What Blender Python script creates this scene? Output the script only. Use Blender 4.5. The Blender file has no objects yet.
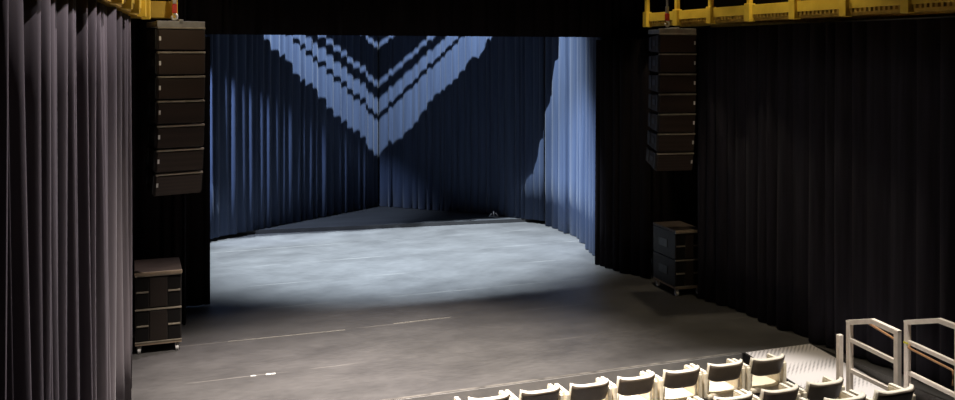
import bpy, bmesh, math, random
from mathutils import Vector, Matrix
S = bpy.context.scene
COL = S.collection
PI = math.pi

# ------------------------------------------------------------------ helpers
def link(o):
    COL.objects.link(o); return o

def tag(o, label=None, cat=None, group=None, kind=None):
    if label: o['label'] = label
    if cat: o['category'] = cat
    if group: o['group'] = group
    if kind: o['kind'] = kind
    return o

def empty(name, loc, rz=0.0, label=None, cat=None, group=None):
    o = bpy.data.objects.new(name, None)
    o.empty_display_size = .1
    o.location = loc; o.rotation_euler = (0, 0, rz)
    link(o)
    return tag(o, label, cat, group)

def box(bm, x0, x1, y0, y1, z0, z1, M=None, bevel=0.0, seg=2):
    r = bmesh.ops.create_cube(bm, size=1.0)
    vs = r['verts']
    for v in vs:
        v.co = Vector(((x0+x1)/2 + v.co.x*(x1-x0), (y0+y1)/2 + v.co.y*(y1-y0), (z0+z1)/2 + v.co.z*(z1-z0)))
    if bevel > 0:
        es = list({e for v in vs for e in v.link_edges})
        rb = bmesh.ops.bevel(bm, geom=es, offset=bevel, segments=seg, affect='EDGES', profile=.5)
        vs = list({v for f in rb['faces'] for v in f.verts} | {v for v in vs if v.is_valid})
    if M is not None:
        for v in vs: v.co = M @ v.co

def tube(bm, pts, r, seg=10, square=False):
    """tube (or square bar) along a polyline"""
    pts = [Vector(p) for p in pts]
    n = 4 if square else seg
    rings = []
    for i, p in enumerate(pts):
        if i == 0: d = pts[1]-p
        elif i == len(pts)-1: d = p-pts[i-1]
        else:
            d = (p-pts[i-1]).normalized() + (pts[i+1]-p).normalized()
        d.normalize()
        up = Vector((0, 0, 1)) if abs(d.z) < .95 else Vector((0, 1, 0))
        a = d.cross(up).normalized(); b = a.cross(d).normalized()
        k = 1.0
        if 0 < i < len(pts)-1:
            c = max(.5, d.dot((pts[i+1]-p).normalized())); k = 1/c
        ring = []
        for j in range(n):
            t = 2*PI*j/n + (PI/4 if square else 0)
            rr = r*(math.sqrt(2) if square else 1)
            ring.append(bm.verts.new(p + a*(math.cos(t)*rr) + b*(math.sin(t)*rr*(k if abs(d.z) < .95 else 1))))
        rings.append(ring)
    for i in range(len(rings)-1):
        for j in range(n):
            bm.faces.new((rings[i][j], rings[i][(j+1) % n], rings[i+1][(j+1) % n], rings[i+1][j]))
    bm.faces.new(rings[0]); bm.faces.new(list(reversed(rings[-1])))

def cyl(bm, c, axis, r, h, seg=20):
    c = Vector(c); ax = Vector(axis).normalized()
    tube(bm, [c-ax*h/2, c+ax*h/2], r, seg)

def obj(name, bm, mat, parent=None, smooth=False):
    bmesh.ops.recalc_face_normals(bm, faces=bm.faces)
    me = bpy.data.meshes.new(name); bm.to_mesh(me); bm.free()
    if smooth:
        for p in me.polygons: p.use_smooth = True
    if mat: me.materials.append(mat)
    o = bpy.data.objects.new(name, me); link(o)
    if parent: o.parent = parent
    return o

def nb(): return bmesh.new()

def struct(name, bm, mat):
    return tag(obj(name, bm, mat), kind='structure')

# ------------------------------------------------------------------ materials
def mat(name, col, rough=.6, metal=0.0, spec=.5, sheen=0.0):
    m = bpy.data.materials.new(name); m.use_nodes = True
    b = m.node_tree.nodes['Principled BSDF']
    b.inputs['Base Color'].default_value = (*col, 1)
    b.inputs['Roughness'].default_value = rough
    b.inputs['Metallic'].default_value = metal
    b.inputs['Specular IOR Level'].default_value = spec
    if sheen: b.inputs['Sheen Weight'].default_value = sheen
    return m

def N(m, t, **kw):
    n = m.node_tree.nodes.new(t)
    for k, v in kw.items(): setattr(n, k, v)
    return n

def mottled(name, c0, c1, scale, rough=.6, metal=0.0, spec=.5, stretch=(1, 1, 1), bump=0.0, sheen=0.0, detail=4):
    m = mat(name, c0, rough, metal, spec, sheen)
    nt = m.node_tree; L = nt.links; b = nt.nodes['Principled BSDF']
    tc = N(m, 'ShaderNodeTexCoord'); mp = N(m, 'ShaderNodeMapping')
    mp.inputs['Scale'].default_value = stretch
    L.new(tc.outputs['Object'], mp.inputs['Vector'])
    no = N(m, 'ShaderNodeTexNoise'); no.inputs['Scale'].default_value = scale; no.inputs['Detail'].default_value = detail
    L.new(mp.outputs['Vector'], no.inputs['Vector'])
    rp = N(m, 'ShaderNodeValToRGB')
    rp.color_ramp.elements[0].position = .3; rp.color_ramp.elements[1].position = .7
    rp.color_ramp.elements[0].color = (*c0, 1); rp.color_ramp.elements[1].color = (*c1, 1)
    L.new(no.outputs['Fac'], rp.inputs['Fac']); L.new(rp.outputs['Color'], b.inputs['Base Color'])
    if bump:
        bp = N(m, 'ShaderNodeBump'); bp.inputs['Strength'].default_value = bump; bp.inputs['Distance'].default_value = .01
        L.new(no.outputs['Fac'], bp.inputs['Height']); L.new(bp.outputs['Normal'], b.inputs['Normal'])
    return m

def stage_floor_mat():
    m = mat('stage_floor_paint', (.07, .066, .062), .5, 0, .45)
    nt = m.node_tree; L = nt.links; b = nt.nodes['Principled BSDF']
    tc = N(m, 'ShaderNodeTexCoord')
    def mapped(scale, rot=0, off=0):
        mp = N(m, 'ShaderNodeMapping'); mp.inputs['Scale'].default_value = scale; mp.inputs['Rotation'].default_value = (0, 0, rot); mp.inputs['Location'].default_value = (0, off, 0)
        L.new(tc.outputs['Object'], mp.inputs['Vector']); return mp.outputs['Vector']
    # cloudy wear
    n1 = N(m, 'ShaderNodeTexNoise'); n1.inputs['Scale'].default_value = 1.6; n1.inputs['Detail'].default_value = 6
    L.new(mapped((.8, 1.2, 1)), n1.inputs['Vector'])
    r1 = N(m, 'ShaderNodeValToRGB'); e = r1.color_ramp.elements
    e[0].position = .25; e[0].color = (.052, .049, .047, 1); e[1].position = .78; e[1].color = (.098, .093, .089, 1)
    L.new(n1.outputs['Fac'], r1.inputs['Fac'])
    # long scuffs across the stage
    n2 = N(m, 'ShaderNodeTexNoise'); n2.inputs['Scale'].default_value = 9; n2.inputs['Detail'].default_value = 8; n2.inputs['Roughness'].default_value = .7
    L.new(mapped((.7, 2.4, 1)), n2.inputs['Vector'])
    r2 = N(m, 'ShaderNodeValToRGB'); e = r2.color_ramp.elements
    e[0].position = .35; e[0].color = (.84, .84, .84, 1); e[1].position = .7; e[1].color = (1.18, 1.18, 1.18, 1)
    L.new(n2.outputs['Fac'], r2.inputs['Fac'])
    mx = N(m, 'ShaderNodeMix', data_type='RGBA', blend_type='MULTIPLY'); mx.inputs['Factor'].default_value = 1
    L.new(r1.outputs['Color'], mx.inputs['A']); L.new(r2.outputs['Color'], mx.inputs['B'])
    # seams of the hardboard sheets
    br = N(m, 'ShaderNodeTexBrick'); br.inputs['Scale'].default_value = 1
    br.inputs['Brick Width'].default_value = 400; br.inputs['Row Height'].default_value = 1.37
    br.inputs['Mortar Size'].default_value = .012; br.inputs['Mortar Smooth'].default_value = .3
    L.new(mapped((1, 1, 1), 0, .37), br.inputs['Vector'])
    n3 = N(m, 'ShaderNodeTexNoise'); n3.inputs['Scale'].default_value = 1.1; n3.inputs['Detail'].default_value = 3
    L.new(mapped((1, 1, 1)), n3.inputs['Vector'])
    r3 = N(m, 'ShaderNodeMapRange'); r3.inputs['From Min'].default_value = .42; r3.inputs['From Max'].default_value = .66
    L.new(n3.outputs['Fac'], r3.inputs['Value'])
    mu = N(m, 'ShaderNodeMath', operation='MULTIPLY'); L.new(br.outputs['Fac'], mu.inputs[0]); L.new(r3.outputs['Result'], mu.inputs[1])
    mu2 = N(m, 'ShaderNodeMath', operation='MULTIPLY'); L.new(mu.outputs[0], mu2.inputs[0]); mu2.inputs[1].default_value = .7
    m2 = N(m, 'ShaderNodeMix', data_type='RGBA'); L.new(mu2.outputs[0], m2.inputs['Factor'])
    L.new(mx.outputs['Result'], m2.inputs['A']); m2.inputs['B'].default_value = (.21, .195, .175, 1)
    L.new(m2.outputs['Result'], b.inputs['Base Color'])
    rr = N(m, 'ShaderNodeMapRange'); rr.inputs['To Min'].default_value = .38; rr.inputs['To Max'].default_value = .58
    L.new(n2.outputs['Fac'], rr.inputs['Value']); L.new(rr.outputs['Result'], b.inputs['Roughness'])
    return m

def tread_mat():
    m = mat('tread_plate', (.75, .72, .72), .45, 0, .5)
    nt = m.node_tree; L = nt.links; b = nt.nodes['Principled BSDF']
    tc = N(m, 'ShaderNodeTexCoord'); mp = N(m, 'ShaderNodeMapping'); mp.inputs['Rotation'].default_value = (0, 0, PI/4)
    mp.inputs['Scale'].default_value = (1, 1, 1)
    L.new(tc.outputs['Object'], mp.inputs['Vector'])
    vo = N(m, 'ShaderNodeTexVoronoi'); vo.inputs['Scale'].default_value = 24; vo.inputs['Randomness'].default_value = .0
    L.new(mp.outputs['Vector'], vo.inputs['Vector'])
    rp = N(m, 'ShaderNodeValToRGB'); e = rp.color_ramp.elements
    e[0].position = .2; e[0].color = (.22, .20, .21, 1); e[1].position = .36; e[1].color = (.78, .74, .74, 1)
    L.new(vo.outputs['Distance'], rp.inputs['Fac']); L.new(rp.outputs['Color'], b.inputs['Base Color'])
    bp = N(m, 'ShaderNodeBump'); bp.inputs['Strength'].default_value = .5; bp.inputs['Distance'].default_value = .004; bp.invert = True
    L.new(vo.outputs['Distance'], bp.inputs['Height']); L.new(bp.outputs['Normal'], b.inputs['Normal'])
    return m

def grille_mat(name, c0, c1):
    m = mat(name, c0, .55, .2, .4)
    nt = m.node_tree; L = nt.links; b = nt.nodes['Principled BSDF']
    tc = N(m, 'ShaderNodeTexCoord')
    vo = N(m, 'ShaderNodeTexVoronoi'); vo.inputs['Scale'].default_value = 110; vo.inputs['Randomness'].default_value = 0
    L.new(tc.outputs['Object'], vo.inputs['Vector'])
    rp = N(m, 'ShaderNodeValToRGB'); e = rp.color_ramp.elements
    e[0].position = .25; e[0].color = (*c0, 1); e[1].position = .5; e[1].color = (*c1, 1)
    L.new(vo.outputs['Distance'], rp.inputs['Fac']); L.new(rp.outputs['Color'], b.inputs['Base Color'])
    return m

M_VEL = mottled('black_velour', (.0125, .0115, .016), (.022, .020, .028), 3, .9, 0, .12, (6, 6, .3), 0, .02)
M_VELS = mottled('charcoal_velour', (.080, .068, .075), (.115, .098, .106), 3, .85, 0, .15, (6, 6, .3), 0, .1)
M_BLACK = mottled('black_serge', (.007, .0055, .006), (.012, .0095, .0105), 3, .95, 0, .05, (6, 6, .3))
M_BLUE = mottled('blue_velour', (.024, .034, .064), (.036, .050, .088), 3, .85, 0, .15, (6, 6, .3), 0, .1)
M_FLOOR = stage_floor_mat()
M_HALL = mottled('hall_floor', (.16, .155, .16), (.22, .215, .22), 2.5, .55)
M_TIER = mottled('tier_floor', (.13, .125, .13), (.19, .185, .19), 2.5, .6)
M_WALL = mottled('dark_wall', (.014, .013, .013), (.02, .019, .019), 1.2, .9)
M_CEIL = mottled('dark_ceiling', (.010, .010, .010), (.016, .016, .016), 1.2, .9)
M_YEL = mottled('yellow_steel_paint', (.62, .40, .035), (.78, .54, .06), 5, .45, 0, .5)
M_YELD = mottled('worn_yellow_grating', (.34, .20, .03), (.55, .34, .05), 3, .6, 0, .3, (1, 4, 1))
M_CAB = mottled('speaker_cabinet_paint', (.016, .0095, .0065), (.026, .016, .011), 20, .6, 0, .35)
M_GRL = grille_mat('speaker_grille', (.011, .0062, .004), (.034, .019, .012))
M_TRIM = mottled('worn_metal_edge', (.22, .19, .14), (.36, .31, .24), 9, .5, .3)
M_SUB = mottled('subwoofer_paint', (.012, .009, .0075), (.02, .016, .013), 12, .6, 0, .35)
M_SUBG = grille_mat('subwoofer_grille', (.008, .0055, .0042), (.024, .016, .012))
M_PORT = mat('port_black', (.006, .005, .0045), .7, 0, .2)
M_COVER = mottled('brown_cover', (.045, .032, .024), (.075, .055, .042), 5, .6, 0, .3, (1, 6, 1))
M_PLY = mottled('bare_plywood', (.24, .18, .125), (.34, .26, .18), 6, .6, 0, .3, (1, 8, 1))
M_STEEL = mottled('grey_steel', (.30, .29, .27), (.42, .40, .38), 10, .4, .6)
M_DARKM = mottled('dark_metal', (.03, .03, .03), (.05, .05, .05), 10, .5, .4)
M_LOGO = mat('logo_plate_silver', (.80, .78, .74), .4, .1)
M_WHEEL = mottled('pale_castor_plastic', (.82, .80, .76), (.90, .88, .85), 8, .4)
M_RED = mottled('red_paint', (.55, .03, .02), (.70, .05, .03), 8, .4)
M_CREAM = mottled('cream_fabric', (.70, .62, .47), (.80, .72, .57), 30, .8, 0, .25)
M_CREAMR = mottled('cream_piping', (.78, .72, .60), (.86, .80, .69), 30, .7, 0, .3)
M_SHELL = mottled('dark_brown_shell', (.040, .029, .020), (.060, .045, .031), 14, .5, 0, .4)
M_ARM = mat('black_arm_pad', (.012, .012, .014), .5)
M_CHROME = mottled('chair_tube_grey', (.22, .22, .24), (.32, .32, .34), 10, .35, .7)
M_RAIL = mottled('whitewashed_rail', (.70, .62, .54), (.84, .76, .68), 12, .55, 0, .35)
M_WOOD = mottled('orange_brown_wood', (.26, .13, .055), (.38, .20, .09), 8, .45, 0, .4, (8, 1, 8))
M_TREAD = tread_mat()
M_EDGE = mottled('black_ramp_edge', (.012, .011, .011), (.02, .018, .018), 6, .6)
M_TAPE = mottled('off_white_tape', (.16, .15, .13), (.30, .28, .24), 18, .6)
M_SCUFF = mat('white_tape', (.45, .44, .41), .6)
M_NOSE = mottled('worn_edge_strip', (.05, .047, .043), (.18, .165, .145), 5, .6, 0, .3, (1.2, 1, 1))
M_FASCIA = mottled('grey_stage_front', (.15, .145, .14), (.21, .20, .19), 3, .7)
M_MARLEY = mottled('grey_riser_top', (.035, .035, .037), (.055, .055, .057), 2.0, .7, 0, .3, (.4, 2, 1))
M_YTAPE = mat('yellow_tape', (.75, .70, .03), .5)

# ------------------------------------------------------------------ setting
AUD = -.48
bm = nb(); box(bm, -1.2, 9.2, 9.33, 22, AUD, 0); struct('floor', bm, M_FLOOR)
bm = nb(); box(bm, -1.2, 9.2, -1.5, 9.33, AUD-.2, AUD); tag(obj('floor', bm, M_HALL), kind='structure')
bm = nb(); box(bm, -1.2, 6.90, 4.0, 6.93, AUD, -.2); box(bm, 6.90, 9.2, 4.0, 6.90, AUD, -.2); struct('floor_tier', bm, M_TIER)
# side strip of stage floor beside the ramp
bm = nb(); box(bm, 7.93, 9.2, 6.93, 9.325, AUD, -.004); struct('floor_right', bm, M_FLOOR)
bm = nb(); box(bm, -1.35, -1.2, -1.5, 22, AUD-.2, 10.2); struct('wall_left', bm, M_WALL)
bm = nb(); box(bm, 9.2, 9.35, -1.5, 22, AUD-.2, 10.2); struct('wall_right', bm, M_WALL)
bm = nb(); box(bm, -1.35, 9.35, 22, 22.15, AUD-.2, 10.2); struct('wall_back', bm, M_WALL)
bm = nb(); box(bm, -1.35, 9.35, -1.65, -1.5, AUD-.2, 10.2); struct('wall_front', bm, M_WALL)
bm = nb(); box(bm, -1.35, 9.35, -1.65, 22.15, 10.2, 10.35); struct('ceiling', bm, M_CEIL)
# upstage low riser: its black front edge crosses the floor
bm = nb()
P = [(-.2, 19.27), (8.6, 18.23), (8.6, 21.9), (-.2, 21.9)]
v0 = [bm.verts.new((x, y, 0.001)) for x, y in P]; v1 = [bm.verts.new((x, y, .07)) for x, y in P]
bm.faces.new(v1); bm.faces.new(v0)
for i in range(4): bm.faces.new((v0[i], v0[(i+1) % 4], v1[(i+1) % 4], v1[i]))
struct('floor_upstage', bm, M_MARLEY)
bm = nb()
d = Vector((8.8, -1.04, 0)).normalized(); nrm = Vector((d.y, -d.x, 0))
p0 = Vector((-.2, 19.27, 0)); p1 = Vector((8.6, 18.23, 0))
q = [p0, p1, p1+nrm*.03, p0+nrm*.03]
a = [bm.verts.new((p.x, p.y, .001)) for p in q]; b_ = [bm.verts.new((p.x, p.y, .074)) for p in q]
bm.faces.new(a); bm.faces.new(b_)
for i in range(4): bm.faces.new((a[i], a[(i+1) % 4], b_[(i+1) % 4], b_[i]))
struct('trim_1', bm, M_EDGE)
bm = nb(); box(bm, -1.2, 6.9, 9.331, 9.372, -.03, .004); struct('trim_2', bm, M_NOSE)
bm = nb(); box(bm, -1.2, 6.88, 9.315, 9.3295, AUD+.002, -.001); struct('trim_3', bm, M_FASCIA)

# ------------------------------------------------------------------ curtains
def curtain(name, path, z0, z1, pitch, depth, material, seed, label, cat='curtain', group=None, flip=1, ease=.75, vary=.5, drift=.012):
    """pleated cloth hung along a path (list of x, y); folds stand out towards the room side"""
    rnd = random.Random(seed)
    segs = []
    for i in range(len(path)-1):
        a, b = Vector(path[i]), Vector(path[i+1]); segs.append((a, b, (b-a).length))
    total = sum(s[2] for s in segs)
    def at(s):
        for a, b, l in segs:
            if s <= l or (a, b, l) == segs[-1]:
                t = min(1, max(0, s/l)); d = (b-a).normalized()
                return a + (b-a)*t, Vector((-d.y, d.x))*flip
            s -= l
    pts = []; s = 0.0
    rows = 7
    K = 9
    pl = []
    while s < total-.02:
        w = pitch*rnd.uniform(1-vary, 1+vary); w = min(w, total-s)
        pl.append((s, w, depth*rnd.uniform(1-vary*1.15, 1+vary*.6), rnd.uniform(.35, .65), rnd.uniform(-1, 1), rnd.uniform(0, 6)))
        s += w
    cols = []
    for (s0, w, d, sk, dr, ph) in pl:
        for k in range(K):
            t = k/K
            # skewed fold
            tt = t/sk*.5 if t < sk else .5 + (t-sk)/(1-sk)*.5
            off = d*max(0, math.sin(PI*tt))**ease
            cols.append((s0+w*t, off, dr*math.sin(PI*t), ph))
    cols.append((total, 0, 0, 0))
    bm = nb(); grid = []
    for r in range(rows):
        h = r/(rows-1); z = z0+(z1-z0)*h
        row = []
        for (ss, off, dr, ph) in cols:
            p, n = at(ss)
            fl = 1.0 + .22*(1-h)
            o2 = off*fl*(.85+.15*math.sin(ph+2.2*h))
            tdir = Vector((n.y, -n.x))*flip
            p = p + n*o2 + tdir*(dr*drift*(1-h)*1.5*min(1, off/depth*1.5))
            row.append(bm.verts.new((p.x, p.y, z)))
        grid.append(row)
    for r in range(rows-1):
        for c in range(len(cols)-1):
            bm.faces.new((grid[r][c], grid[r][c+1], grid[r+1][c+1], grid[r+1][c]))
    o = obj(name, bm, material, smooth=True)
    so = o.modifiers.new('thickness', 'SOLIDIFY'); so.thickness = .006; so.offset = 0
    return tag(o, label, cat, group)

# left wall: folds face +x
curtain('side_curtain', [(-1.08, 2.2), (-.71, 3.6), (-.115, 10.70)], .012, 4.02, .17, .12, M_VELS, 3,
        'tall grey-purple pleated curtain covering the wall on the audience left', flip=-1, ease=1.4, vary=.52)
curtain('side_curtain', [(7.95, 11.70), (8.09, 9.0), (8.28, 6.9)], .012, 4.0, .24, .10, M_VEL, 8,
        'wide near-black pleated curtain along the right wall behind the ramp railings', flip=-1)
curtain('masking_drape', [(-1.1, 12.95), (.66, 12.95)], .012, 6.2, .22, .09, M_BLACK, 12,
        'black drape directly behind the left line array and left subwoofers', flip=-1)
curtain('masking_drape', [(.45, 13.82), (1.04, 13.82)], .012, 3.86, .20, .07, M_BLACK, 13,
        'narrow black leg drape forming the left edge of the stage opening', flip=-1)
curtain('masking_drape', [(7.52, 14.22), (7.57, 13.6), (7.80, 12.92)], .012, 3.86, .22, .08, M_BLACK, 14,
        'black leg drape forming the right edge of the stage opening', flip=-1)
curtain('masking_drape', [(7.84, 12.95), (8.75, 12.95)], .012, 3.86, .20, .06, M_BLACK, 16,
        'black drape in the recess behind the right subwoofers', flip=-1)
curtain('valance', [(-1.1, 13.97), (9.1, 13.97)], 3.9, 6.4, .26, .06, M_BLACK, 17,
        'black valance across the top of the stage opening', flip=-1, drift=0)
curtain('backdrop_curtain', [(.5, 17.85), (1.42, 18.46), (5.37, 21.05)], .08, 6.6, .18, .085, M_BLUE, 21,
        'blue backdrop curtain on the left of the stage corner, striped with a shadow', flip=-1, ease=1.2, vary=.35)
curtain('backdrop_curtain', [(5.38, 21.02), (7.42, 19.02), (8.20, 17.86)], .08, 6.6, .18, .065, M_BLUE, 22,
        'blue backdrop curtain right of the stage corner, mostly in dark shadow', flip=-1, ease=.65)
curtain('backdrop_curtain', [(8.26, 17.84), (8.24, 16.2), (7.66, 14.32)], .012, 6.6, .24, .11, M_BLUE, 27,
        'brightly lit blue curtain at the right edge of the stage opening', flip=-1, ease=.65)
# overhead border and pipes of the stage rig (they throw the V-shaped shadow)
curtain('stage_border', [(-.7, 17.38), (8.12, 17.13)], 4.07, 6.58, .3, .05, M_BLACK, 30,
        'black border cloth hung high above the stage behind the valance', flip=-1, drift=0)
bm = nb(); tube(bm, [(.2, 17.22, 6.85), (8.0, 17.22, 6.85)], .015, 14)
for x_ in (1.5, 4.2, 7.0): tube(bm, [(x_, 17.22, 6.85), (x_, 17.22, 10.2)], .005, 6)
tag(obj('rigging_pipe', bm, M_DARKM, smooth=True), 'thin dark steel rigging pipe hung just above the border cloth', 'pipe')
t = empty('lighting_truss', (4.3, 17.0, 7.43), 0, 'dark box truss hung near the ceiling in front of the border cloth', 'truss')
bm = nb()
for sy in (-.09, .09):
    for sz in (-.045, .12): tube(bm, [(-4.1, sy, sz), (4.1, sy, sz)], .025, 10)
obj('chord', bm, M_DARKM, t, True)
bm = nb(); box(bm, -4.0, 4.0, -.03, .03, -.04, .11); obj('cable_tray', bm, M_DARKM, t)
for x_ in (-3, 0, 3):
    bm = nb(); tube(bm, [(x_, 0, .1), (x_, 0, 2.765)], .006, 6); obj('suspension_wire', bm, M_DARKM, t)

# ------------------------------------------------------------------ catwalks
def catwalk(name, x0, x1, y0, y1, zb, edge_x, posts, label):
    t = empty(name, ((x0+x1)/2, (y0+y1)/2, zb), 0, label, 'catwalk')
    cx, cy = (x0+x1)/2, (y0+y1)/2
    bm = nb()
    y = y0
    while y < y1-.03:                       # grating bars
        box(bm, x0-cx, x1-cx, y-cy, y+.035-cy, .02, .06); y += .07
    obj('grating', bm, M_YELD, t)
    bm = nb(); box(bm, x0-cx, x1-cx, y0-cy, y1-cy, .061, .068); obj('light_stop_plate', bm, M_YELD, t)  # added solid plate, keeps light from falling through the grating gaps
    bm = nb()
    for x in (x0+.05, (x0+x1)/2, x1-.05): box(bm, x-.02-cx, x+.02-cx, y0-cy, y1-cy, -.02, .02)
    obj('joist', bm, M_YELD, t)
    s = 1 if edge_x == x1 else -1
    bm = nb(); box(bm, edge_x-.006-cx, edge_x+.006-cx, y0-cy, y1-cy, .06, .19, bevel=.003); obj('toe_board', bm, M_YEL, t)
    for z in (.55, 1.05):
        bm = nb(); tube(bm, [(edge_x-cx, y0-cy, z), (edge_x-cx, y1-cy, z)], .022, 10); obj('rail', bm, M_YEL, t, True)
    for yp in posts:
        bm = nb(); box(bm, edge_x-.03-cx, edge_x+.03-cx, yp-.03-cy, yp+.03-cy, -.02, 1.07, bevel=.006)
        box(bm, edge_x-.05-cx, edge_x+.05-cx, yp-.055-cy, yp+.055-cy, -.03, .21, bevel=.006)
        obj('post', bm, M_YEL, t)
    return t
cr = catwalk('catwalk', 7.62, 8.9, 5.5, 12.78, 4.07, 7.62, [12.74, 11.88, 11.02, 10.15, 9.27, 8.4, 7.5, 6.6],
        'yellow steel catwalk with toe board and posts along the right wall')
# end of the right catwalk
bm = nb(); box(bm, -.64, .64, 3.64, 3.652, .06, .19); obj('toe_board', bm, M_YEL, cr)
cl = catwalk('catwalk', -.55, .55, -4.2, 3.86, 4.05, .55, [-4.1, -3.2, -2.3, -1.4, -.5, .4, 1.3, 2.2, 3.1, 3.8],
        'yellow catwalk underside at the top left above the grey-purple curtain')
cl.rotation_euler = (0, 0, math.radians(-4.5)); cl.location = (-.72, 7.62, 4.05)
# cross piece at the far end of the left catwalk, reaching over the line array
t = empty('catwalk', (-.2, 12.0, 4.05), 0, 'short yellow cross piece of catwalk directly above the left hanging loudspeakers', 'catwalk')
bm = nb()
y = -.2
while y < .7: box(bm, -.8, .70, y, y+.035, .02, .06); y += .07
obj('grating', bm, M_YELD, t)
bm = nb(); box(bm, -.8, .70, -.24, -.225, .0, .20, bevel=.003); obj('toe_board', bm, M_YEL, t)
bm = nb(); box(bm, .68, .70, -.22, .7, .0, .20, bevel=.003); obj('toe_board', bm, M_YEL, t)
for xx in (-.3, .2, .67):
    bm = nb(); box(bm, xx-.035, xx+.035, -.29, -.242, -.005, 1.07, bevel=.006); obj('post', bm, M_YEL, t)
for z in (.33, .6, 1.05):
    bm = nb(); tube(bm, [(-.8, -.22, z), (.7, -.22, z)], .03, 10); obj('rail', bm, M_YEL, t, True)

def hoist(x, y, z, label):
    t = empty('chain_hoist', (x, y, z), 0, label, 'hoist')
    bm = nb(); box(bm, -.028, .028, -.028, .028, .06, .17, bevel=.01); obj('block', bm, M_RED, t)
    bm = nb(); box(bm, -.022, .022, -.022, .022, .171, .27, bevel=.006); obj('chain_guide', bm, M_STEEL, t)
    bm = nb(); tube(bm, [(0, 0, .27), (0, 0, .75)], .016, 8); obj('chain', bm, M_STEEL, t)
    bm = nb(); tube(bm, [(0, 0, .06)]+[(.03*math.sin(a), 0, .02+.035*math.cos(a)) for a in [i*.5 for i in range(0, 11)]], .014, 8)
    obj('hook', bm, M_LOGO, t, True)
    return t

# ------------------------------------------------------------------ line arrays
def line_array(x, y, ztop, rz, mirror, n, label):
    """x, y: front centre.  Front faces local -y."""
    t = empty('line_array', (x, y, ztop), rz, label, 'loudspeaker')
    W, D, Hh = .56, .44, .254
    # bumper frame
    bm = nb()
    for sx in (-1, 1): box(bm, sx*.26-.02, sx*.26+.02, .02, .46, -.09, -.03, bevel=.004)
    box(bm, -.28, .28, .0, .04, -.09, -.02, bevel=.004); box(bm, -.28, .28, .42, .46, -.09, -.03, bevel=.004)
    box(bm, -.025, .025, .0, .46, -.06, 0, bevel=.004)
    obj('bumper_frame', bm, M_STEEL, t)
    ang = 0.0
    pos = Vector((0, .0, -.095))
    incr = [0, .6, 1.0, 1.4, 2.0, 2.8, 4.0]
    step = .288
    for i in range(n):
        ang += math.radians(incr[i])
        M = Matrix.Translation(pos) @ Matrix.Rotation(ang, 4, 'X')
        # cabinet: trapezoid towards the back
        bm = nb(); r = bmesh.ops.create_cube(bm, size=1)
        for v in r['verts']:
            fr = v.co.y < 0
            h = Hh if fr else Hh*.84
            v.co = Vector((v.co.x*W, (.0 if fr else D), -Hh/2 - .0175 + v.co.z*h))
        bmesh.ops.bevel(bm, geom=list(bm.edges), offset=.008, segments=2, affect='EDGES')
        for v in bm.verts: v.co = M @ v.co
        c = obj('cabinet', bm, M_CAB, t)
        bm = nb(); box(bm, -W/2+.012, W/2-.012, -.014, .002, -Hh-.006, -.03, M, .004); obj('grille', bm, M_GRL, c)
        bm = nb(); box(bm, -W/2, W/2, -.022, .03, -.0165, .004, M, .003); obj('edge_rail', bm, M_TRIM, c)
        lx = (-W/2+.028) if not mirror else (W/2-.028)
        bm = nb(); box(bm, lx-.012, lx+.012, -.019, -.0135, -Hh*.62, -Hh*.42, M, .002); obj('logo_plate', bm, M_LOGO, c)
        for sx in (-1, 1):                # rigging plates and hand holds on the sides
            bm = nb(); box(bm, sx*(W/2+.006)-.006, sx*(W/2+.006)+.006, .03, .085, -Hh+.0, -.02, M, .002); obj('rigging_plate', bm, M_DARKM, c)
            bm = nb(); box(bm, sx*(W/2+.006)-.006, sx*(W/2+.006)+.006, .30, .36, -Hh+.03, -.04, M, .002); obj('rigging_plate', bm, M_DARKM, c)
            bm = nb(); box(bm, sx*(W/2+.004)-.005, sx*(W/2+.004)+.005, .13, .25, -Hh*.68, -Hh*.36, M, .003); obj('hand_hold', bm, M_DARKM, c)
        pos = M @ Vector((0, 0, -step))
    return t
line_array(.535, 11.42, 4.02, math.radians(14), False, 7, 'hanging column of seven brown loudspeakers left of the stage opening')
line_array(7.335, 11.42, 4.00, math.radians(-11), True, 7, 'hanging column of seven dark loudspeakers right of the stage opening')
hoist(.46, 11.50, 4.035, 'red hoist block above the left hanging loudspeakers')
hoist(7.27, 11.60, 4.035, 'red hoist block above the right hanging loudspeakers')

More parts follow.
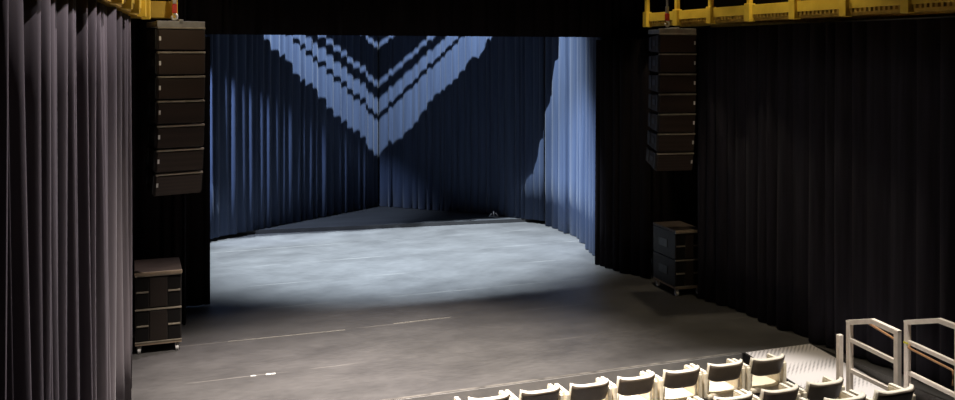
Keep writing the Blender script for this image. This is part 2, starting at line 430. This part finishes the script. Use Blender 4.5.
# ------------------------------------------------------------------ subwoofer stacks
def sub_stack(x0, y0, w, d, rz, labels, dolly_label):
    M0 = Matrix.Translation((x0, y0, 0)) @ Matrix.Rotation(rz, 4, 'Z')
    z = .0
    t = empty('speaker_dolly', M0.translation, rz, dolly_label, 'dolly')
    bm = nb(); box(bm, 0, w, 0, d, .105, .135, bevel=.004); obj('board', bm, M_PLY, t)
    for px in (.05, w-.05):
        for py in (.06, d-.06):
            bm = nb(); cyl(bm, (px, py, .042), (1, 0, 0), .042, .034, 20); w_ = obj('wheel', bm, M_WHEEL, t, False)
            bm = nb(); box(bm, px-.026, px-.019, py-.02, py+.02, .035, .105); box(bm, px+.019, px+.026, py-.02, py+.02, .035, .105)
            box(bm, px-.026, px+.026, py-.025, py+.025, .095, .1045)
            obj('fork', bm, M_STEEL, w_)
    z = .136
    Hs = .408
    for k in range(2):
        s = empty('subwoofer', (M0.translation.x, M0.translation.y, z), rz, labels[k], 'subwoofer')
        bm = nb(); box(bm, 0, w, .01, d, 0, Hs-.004, bevel=.01); obj('cabinet', bm, M_SUB, s)
        bm = nb(); box(bm, .17, w-.17, -.006, .012, .02, Hs-.03, bevel=.004); g = obj('grille', bm, M_SUBG, s)
        # side ports with a shelf across the middle
        for (a, b) in ((.015, .155), (w-.155, w-.015)):
            bm = nb(); box(bm, a, b, .0, .012, .02, Hs*.5-.02, bevel=.004); box(bm, a, b, .0, .012, Hs*.5+.02, Hs-.03, bevel=.004)
            obj('port', bm, M_PORT, s)
            bm = nb(); box(bm, a, b, -.012, .012, Hs*.5-.012, Hs*.5+.006, bevel=.003); obj('handle', bm, M_TRIM, s)
        if k == 0:
            bm = nb(); box(bm, 0, w, -.008, .012, 0, .014, bevel=.002); obj('edge_rail', bm, M_TRIM, s)
        bm = nb(); box(bm, 0, w, -.012, .02, Hs-.018, Hs-.001, bevel=.002); obj('edge_rail', bm, M_TRIM, s)
        bm = nb(); box(bm, -.008, .0, .25, d-.2, Hs*.35, Hs*.65, bevel=.002); obj('hand_hold', bm, M_DARKM, s)
        bm = nb(); box(bm, w, w+.008, .25, d-.2, Hs*.35, Hs*.65, bevel=.002); obj('hand_hold', bm, M_DARKM, s)
        z += Hs
    bm = nb()
    o = empty('cover_board', (M0.translation.x, M0.translation.y, z), rz, dolly_label.replace('wheeled dolly under', 'plywood cover board on top of'), 'board')
    box(bm, -.005, w+.005, -.004, d, 0, .034, bevel=.006); obj('panel', bm, M_COVER, o)
    bm = nb(); box(bm, -.008, w+.008, -.03, -.005, .0, .038, bevel=.004); obj('front_lip', bm, M_PLY, o)
sub_stack(.02, 11.80, .535, .75, 0, ['lower black subwoofer of the stack beside the left curtain', 'upper black subwoofer of the stack beside the left curtain'],
          'wheeled dolly under the left subwoofer stack')
sub_stack(7.565, 11.84, .46, .72, math.radians(-4), ['lower black subwoofer of the stack by the right curtain', 'upper black subwoofer of the stack by the right curtain'],
          'wheeled dolly under the right subwoofer stack')

# ------------------------------------------------------------------ ramp and railings
SL = 1/12.0
def ry(y): return -(9.33-y)*SL
t = empty('ramp', (7.40, 9.33, 0), 0, 'white tread-plate ramp sloping from the stage edge beside the chairs', 'ramp')
def slab(bm, x0, x1, y0, y1, dz0, dz1):
    vs = [bm.verts.new((x-7.40, y-9.33, ry(y)+dz)) for y in (y0, y1) for x in (x0, x1) for dz in (dz0, dz1)]
    A = vs
    for f in ((0, 1, 3, 2), (4, 6, 7, 5), (0, 4, 5, 1), (2, 3, 7, 6), (1, 5, 7, 3), (0, 2, 6, 4)):
        bm.faces.new([A[i] for i in f])
bm = nb(); slab(bm, 6.935, 7.895, 6.945, 9.318, -.012, .006); obj('deck', bm, M_TREAD, t)
for (a, b) in ((6.905, 6.933), (7.897, 7.92)):
    bm = nb(); slab(bm, a, b, 6.945, 9.318, -.09, .006); obj('side_beam', bm, M_EDGE, t)
for x in (6.97, 7.85):
    for y in (7.3, 8.6):
        bm = nb(); box(bm, x-7.40-.02, x-7.40+.02, y-9.33-.02, y-9.33+.02, AUD+.001, ry(y)-.014); obj('leg', bm, M_DARKM, t)

def railing(x, yA, yB, top, bend, end, mid, low, hand, label, short=True, tape=False):
    t = empty('ramp_railing', (x, yA, ry(yA)+.007), 0, label, 'railing')
    o = Vector((x, yA, ry(yA)+.007))
    def q(y, z, dx=0): return Vector((x+dx, y, z)) - o
    w = .026
    bm = nb(); box(bm, -w, w, -w, w, 0, top-o.z, bevel=.004); obj('post', bm, M_RAIL, t)
    zb = ry(yB)+.007-o.z
    bm = nb(); box(bm, -w, w, yB-yA-w, yB-yA+w, zb, end-o.z, bevel=.004); obj('post', bm, M_RAIL, t)
    bm = nb(); tube(bm, [q(yA+w, top-.02), q(bend[0], bend[1]-.02), q(yB-w, end-.02)], .024, square=True); obj('top_rail', bm, M_RAIL, t)
    bm = nb(); tube(bm, [q(yA, mid[0]-.02), q(yB, mid[1]-.02)], .02, square=True); obj('middle_rail', bm, M_RAIL, t)
    bm = nb(); tube(bm, [q(yA, low[0]-.02), q(yB, low[1]-.02)], .02, square=True); obj('bottom_rail', bm, M_RAIL, t)
    if hand:
        bm = nb(); tube(bm, [q(y, z, dx) for (y, z, dx) in hand], .0115, 10); h = obj('handrail', bm, M_WOOD, t, True)
        h['label'] = 'slim orange-brown wooden handrail'
    if short:
        bm = nb(); box(bm, -w, w, .145-w, .145+w, ry(yA+.145)-ry(yA), .655-o.z, bevel=.004); obj('newel', bm, M_RAIL, t)
    if tape:
        bm = nb(); box(bm, -w-.003, w+.003, -w-.003, w+.003, .515-o.z, .535-o.z); tp = obj('tape_band', bm, M_YTAPE, t); tp['label'] = 'bright yellow tape band'
    return t
railing(6.975, 7.63, 6.99, .835, (7.31, .942), .918, (.67, .625), (.35, .33),
        [(7.52, .87, -.0), (7.48, .865, .07), (7.05, .785, .07), (7.0, .775, 0.0)], 'pale railing nearer the chairs, on the left edge of the ramp')
railing(7.76, 7.64, 6.99, .752, (7.22, .893), .885, (.557, .512), (.23, .19),
        [(7.60, .517, 0), (7.54, .508, -.09), (6.99, .451, -.09), (6.975, .445, -.09), (6.975, .30, -.09)], 'pale railing on the ramp edge nearest the right curtain', short=False, tape=True)

# ------------------------------------------------------------------ chairs
def make_chair():
    """front of the chair faces +y, origin on the floor under the seat's back edge"""
    t = empty('audience_chair', (0, 0, 0))
    W = .208
    def shell(bm, zlo, zhi, th, y_off, wing, halfw, nx=14, nz=6, lean=.06):
        g = [[], []]
        for k in range(2):
            for iz in range(nz+1):
                row = []
                h = iz/nz; z = zlo+(zhi-zlo)*h
                for ix in range(nx+1):
                    s = -1+2*ix/nx
                    x = s*halfw*(1-.04*(1-h)); y = y_off + wing*abs(s)**4.5 - lean*h + (th if k else 0)
                    zz = z + (.012*abs(s)**3 if iz == nz else 0)
                    # rounded lower corners
                    if iz == 0: zz += .02*abs(s)**6
                    row.append(bm.verts.new((x, y, zz)))
                g[k].append(row)
        for k in range(2):
            for iz in range(nz):
                for ix in range(nx):
                    bm.faces.new((g[k][iz][ix], g[k][iz][ix+1], g[k][iz+1][ix+1], g[k][iz+1][ix]))
        for ix in range(nx):
            bm.faces.new((g[0][0][ix], g[0][0][ix+1], g[1][0][ix+1], g[1][0][ix])); bm.faces.new((g[0][nz][ix], g[0][nz][ix+1], g[1][nz][ix+1], g[1][nz][ix]))
        for iz in range(nz):
            bm.faces.new((g[0][iz][0], g[0][iz+1][0], g[1][iz+1][0], g[1][iz][0])); bm.faces.new((g[0][iz][nx], g[0][iz+1][nx], g[1][iz+1][nx], g[1][iz][nx]))
    bm = nb(); shell(bm, .60, .778, .012, 0, .055, W); br = obj('backrest', bm, M_SHELL, t, True)
    br['label'] = 'dark brown back shell'
    bm = nb(); shell(bm, .605, .788, .045, .0125, .058, W-.002); obj('back_cushion', bm, M_CREAMR, br, True)
    bm = nb(); box(bm, -.215, .215, .03, .48, .405, .465, bevel=.022, seg=3); obj('seat', bm, M_CREAM, t, True)
    bm = nb(); box(bm, -.205, .205, .04, .46, .385, .404); obj('seat_pan', bm, M_SHELL, t)
    for sx in (-1, 1):
        x = sx*.238
        bm = nb(); box(bm, x-.022, x+.022, .03, .33, .43, .70, bevel=.012); a = obj('armrest', bm, M_CREAM, t)
        bm = nb(); box(bm, x-.02, x+.02, .05, .32, .701, .713, bevel=.006); p = obj('arm_pad', bm, M_CREAMR, a)
        bm = nb(); tube(bm, [(sx*.225, .12, .40), (x, .14, .47)], .012, 8); tube(bm, [(sx*.225, .36, .40), (x, .34, .47)], .012, 8); obj('bracket', bm, M_CHROME, a)
        bm = nb(); tube(bm, [(sx*.195, .10, .41), (sx*.195, .06, .50), (sx*.19, .05, .66)], .010, 8); obj('back_upright', bm, M_CREAMR, t, True)
        for (ya, yb) in ((.06, -.03), (.42, .47)):
            bm = nb(); tube(bm, [(sx*.19, ya, .385), (sx*.215, yb, .012)], .012, 8); tube(bm, [(sx*.215, yb, .0), (sx*.2155, yb, .014)], .018, 10); obj('leg', bm, M_CHROME, t, True)
    return t

def copy_tree(o, parent=None):
    c = o.copy(); COL.objects.link(c)
    if parent is not None: c.parent = parent
    for ch in list(o.children): copy_tree(ch, c)
    return c

proto = make_chair()
# x, y, floor height, rotation, label, group
CH = [
 (3.20, 8.28, AUD, 0, 'first chair of the front row, cut off at the bottom edge', 'front row chairs'),
 (3.74, 8.28, AUD, 1, 'brown-backed chair second from the left end of the front row', 'front row chairs'),
 (4.28, 8.27, AUD, -1, 'brown-backed chair third from the left end of the front row', 'front row chairs'),
 (4.82, 8.28, AUD, 1, 'brown-backed chair fourth from the left end of the front row', 'front row chairs'),
 (5.37, 8.29, AUD, 0, 'brown-backed chair third from the ramp in the front row', 'front row chairs'),
 (5.92, 8.30, AUD, -1, 'brown-backed chair next but one to the ramp in the front row', 'front row chairs'),
 (6.46, 8.29, AUD, 1, 'brown-backed front row chair right against the ramp', 'front row chairs'),
 (4.86, 7.46, AUD, 0, 'second row chair farthest from the ramp, only its top edge showing', 'second row chairs'),
 (5.42, 7.47, AUD, 1, 'second row chair third from the ramp', 'second row chairs'),
 (5.97, 7.47, AUD, 0, 'second row chair next but one to the ramp', 'second row chairs'),
 (6.53, 7.48, AUD, -1, 'second row chair right beside the ramp', 'second row chairs'),
 (5.86, 6.46, -.2, 0, 'third row chair cut off at the bottom left of the railings', 'third row chairs'),
 (6.42, 6.46, -.2, 1, 'third row chair in front of the nearer railing end post', 'third row chairs'),
]
for i, (x, y, z, r, lab, grp) in enumerate(CH):
    c = proto if i == 0 else copy_tree(proto)
    c.location = (x+.02, y, z+.001); c.rotation_euler = (0, 0, math.radians(r*.5))
    tag(c, lab, 'chair', grp)

# ------------------------------------------------------------------ small things on the stage
def tape(x0, y0, x1, y1, w, label, m=M_TAPE):
    bm = nb(); a = Vector((x0, y0, 0)); b = Vector((x1, y1, 0)); n = Vector((-(b-a).y, (b-a).x, 0)).normalized()*w/2
    p = [a-n, b-n, b+n, a+n]
    lo = [bm.verts.new((v.x, v.y, .0005)) for v in p]; hi = [bm.verts.new((v.x, v.y, .0025)) for v in p]
    bm.faces.new(lo); bm.faces.new(hi)
    for i in range(4): bm.faces.new((lo[i], lo[(i+1) % 4], hi[(i+1) % 4], hi[i]))
    tag(obj('floor_tape', bm, m), label, 'tape', 'tape marks on the stage floor')
tape(3.27, 11.98, 4.09, 12.0, .022, 'thin cream tape line in the middle of the dark stage floor')
tape(1.235, 10.585, 1.295, 10.58, .035, 'small white tape scrap, the shorter of two at the front left', M_SCUFF)
tape(1.40, 10.58, 1.51, 10.575, .045, 'bright white tape scrap, the longer of two at the front left', M_SCUFF)
tape(1.12, 11.96, 2.60, 11.93, .014, 'long faint tape line on the left of the stage front')
t = empty('floor_bracket', (7.36, 18.72, .0755), 0, 'small pale metal bracket on the floor under the dark blue curtain', 'bracket')
bm = nb(); box(bm, -.11, .11, -.03, .03, 0, .012, bevel=.003); obj('base', bm, M_STEEL, t)
bm = nb(); tube(bm, [(-.10, 0, .01), (-.05, 0, .075)], .012, 8); tube(bm, [(.10, 0, .01), (.05, 0, .075)], .012, 8); obj('brace', bm, M_LOGO, t)
bm = nb(); tube(bm, [(0, 0, .01), (0, 0, .12)], .016, 8); obj('pin', bm, M_LOGO, t)

# ------------------------------------------------------------------ light
def spot(name, loc, aim, power, col, size_deg, blend, radius=.08):
    l = bpy.data.lights.new(name, 'SPOT'); l.energy = power; l.color = col; l.spot_size = math.radians(size_deg); l.spot_blend = blend; l.shadow_soft_size = radius
    o = bpy.data.objects.new(name, l); link(o); o.location = loc
    o.rotation_euler = (Vector(aim)-Vector(loc)).to_track_quat('-Z', 'Y').to_euler()
    return o
COOL = (.72, .86, 1.0); WARM = (1.0, .87, .74)
spot('stage_profile', (4.6, 15.5, 9.0), (4.6, 20.6, 1.2), 12500, COOL, 98, .5, .012)
spot('stage_wash', (4.6, 15.5, 9.0), (4.6, 16.6, 0), 14500, COOL, 54, .6, .25)
spot('wing_boom', (-.9, 16.3, 4.6), (2.0, 18.9, 1.2), 3600, (.58, .72, 1.0), 40, .6, .05)
spot('right_curtain_fill', (.1, 15.3, 3.4), (7.9, 15.7, 1.2), 6500, (.62, .77, 1.0), 29, .9, .05)  # added fill, brightens the lower part of the right blue curtain
spot('house_left', (4.8, 12.9, 9.2), (-.3, 8.2, 1.0), 2300, (1.0, .88, .93), 52, .5, .04)
spot('house_left', (4.2, 9.6, 9.2), (-.6, 5.4, 1.4), 2100, (1.0, .88, .93), 44, .6, .04)
spot('house_front', (2.4, 7.2, 9.6), (2.7, 9.2, 0), 19000, (1.0, .91, .83), 46, 1.0, .2)
spot('chair_down', (6.0, 6.2, 9.6), (6.2, 7.7, -.3), 5200, (1.0, .94, .86), 24, .5, .12)
spot('catwalk_fill', (7.2, 11.7, 6.2), (7.62, 11.7, 4.2), 260, (1.0, .85, .6), 66, .6, .05)  # added fill, brightens the far posts and toe board of the right catwalk
spot('catwalk_fill', (7.1, 9.2, 6.2), (7.62, 9.2, 4.2), 200, (1.0, .85, .6), 76, .6, .05)  # second added fill for the nearer stretch of the right catwalk
spot('catwalk_fill', (1.0, 9.4, 5.0), (.2, 11.8, 4.15), 60, (1.0, .85, .6), 60, .6, .05)  # added weak fill so the left catwalk steel shows

w = bpy.data.worlds.new('World'); S.world = w; w.use_nodes = True
w.node_tree.nodes['Background'].inputs['Color'].default_value = (.5, .5, .6, 1)
w.node_tree.nodes['Background'].inputs['Strength'].default_value = 0.0

# ------------------------------------------------------------------ camera
cam = bpy.data.cameras.new('Camera'); co = bpy.data.objects.new('Camera', cam); link(co)
co.location = (0, 0, 3.6)
co.rotation_euler = (PI/2, 0, -math.radians(20.495))
cam.sensor_fit = 'HORIZONTAL'; cam.sensor_width = 36; cam.lens = 923/955*36
cam.shift_x = (477.5-478)/955; cam.shift_y = -(200-55)/955
cam.clip_end = 100
S.camera = co
S.view_settings.view_transform = 'Standard'; S.view_settings.look = 'None'
S.view_settings.gamma = 1; S.view_settings.use_curve_mapping = False; S.view_settings.exposure = 0
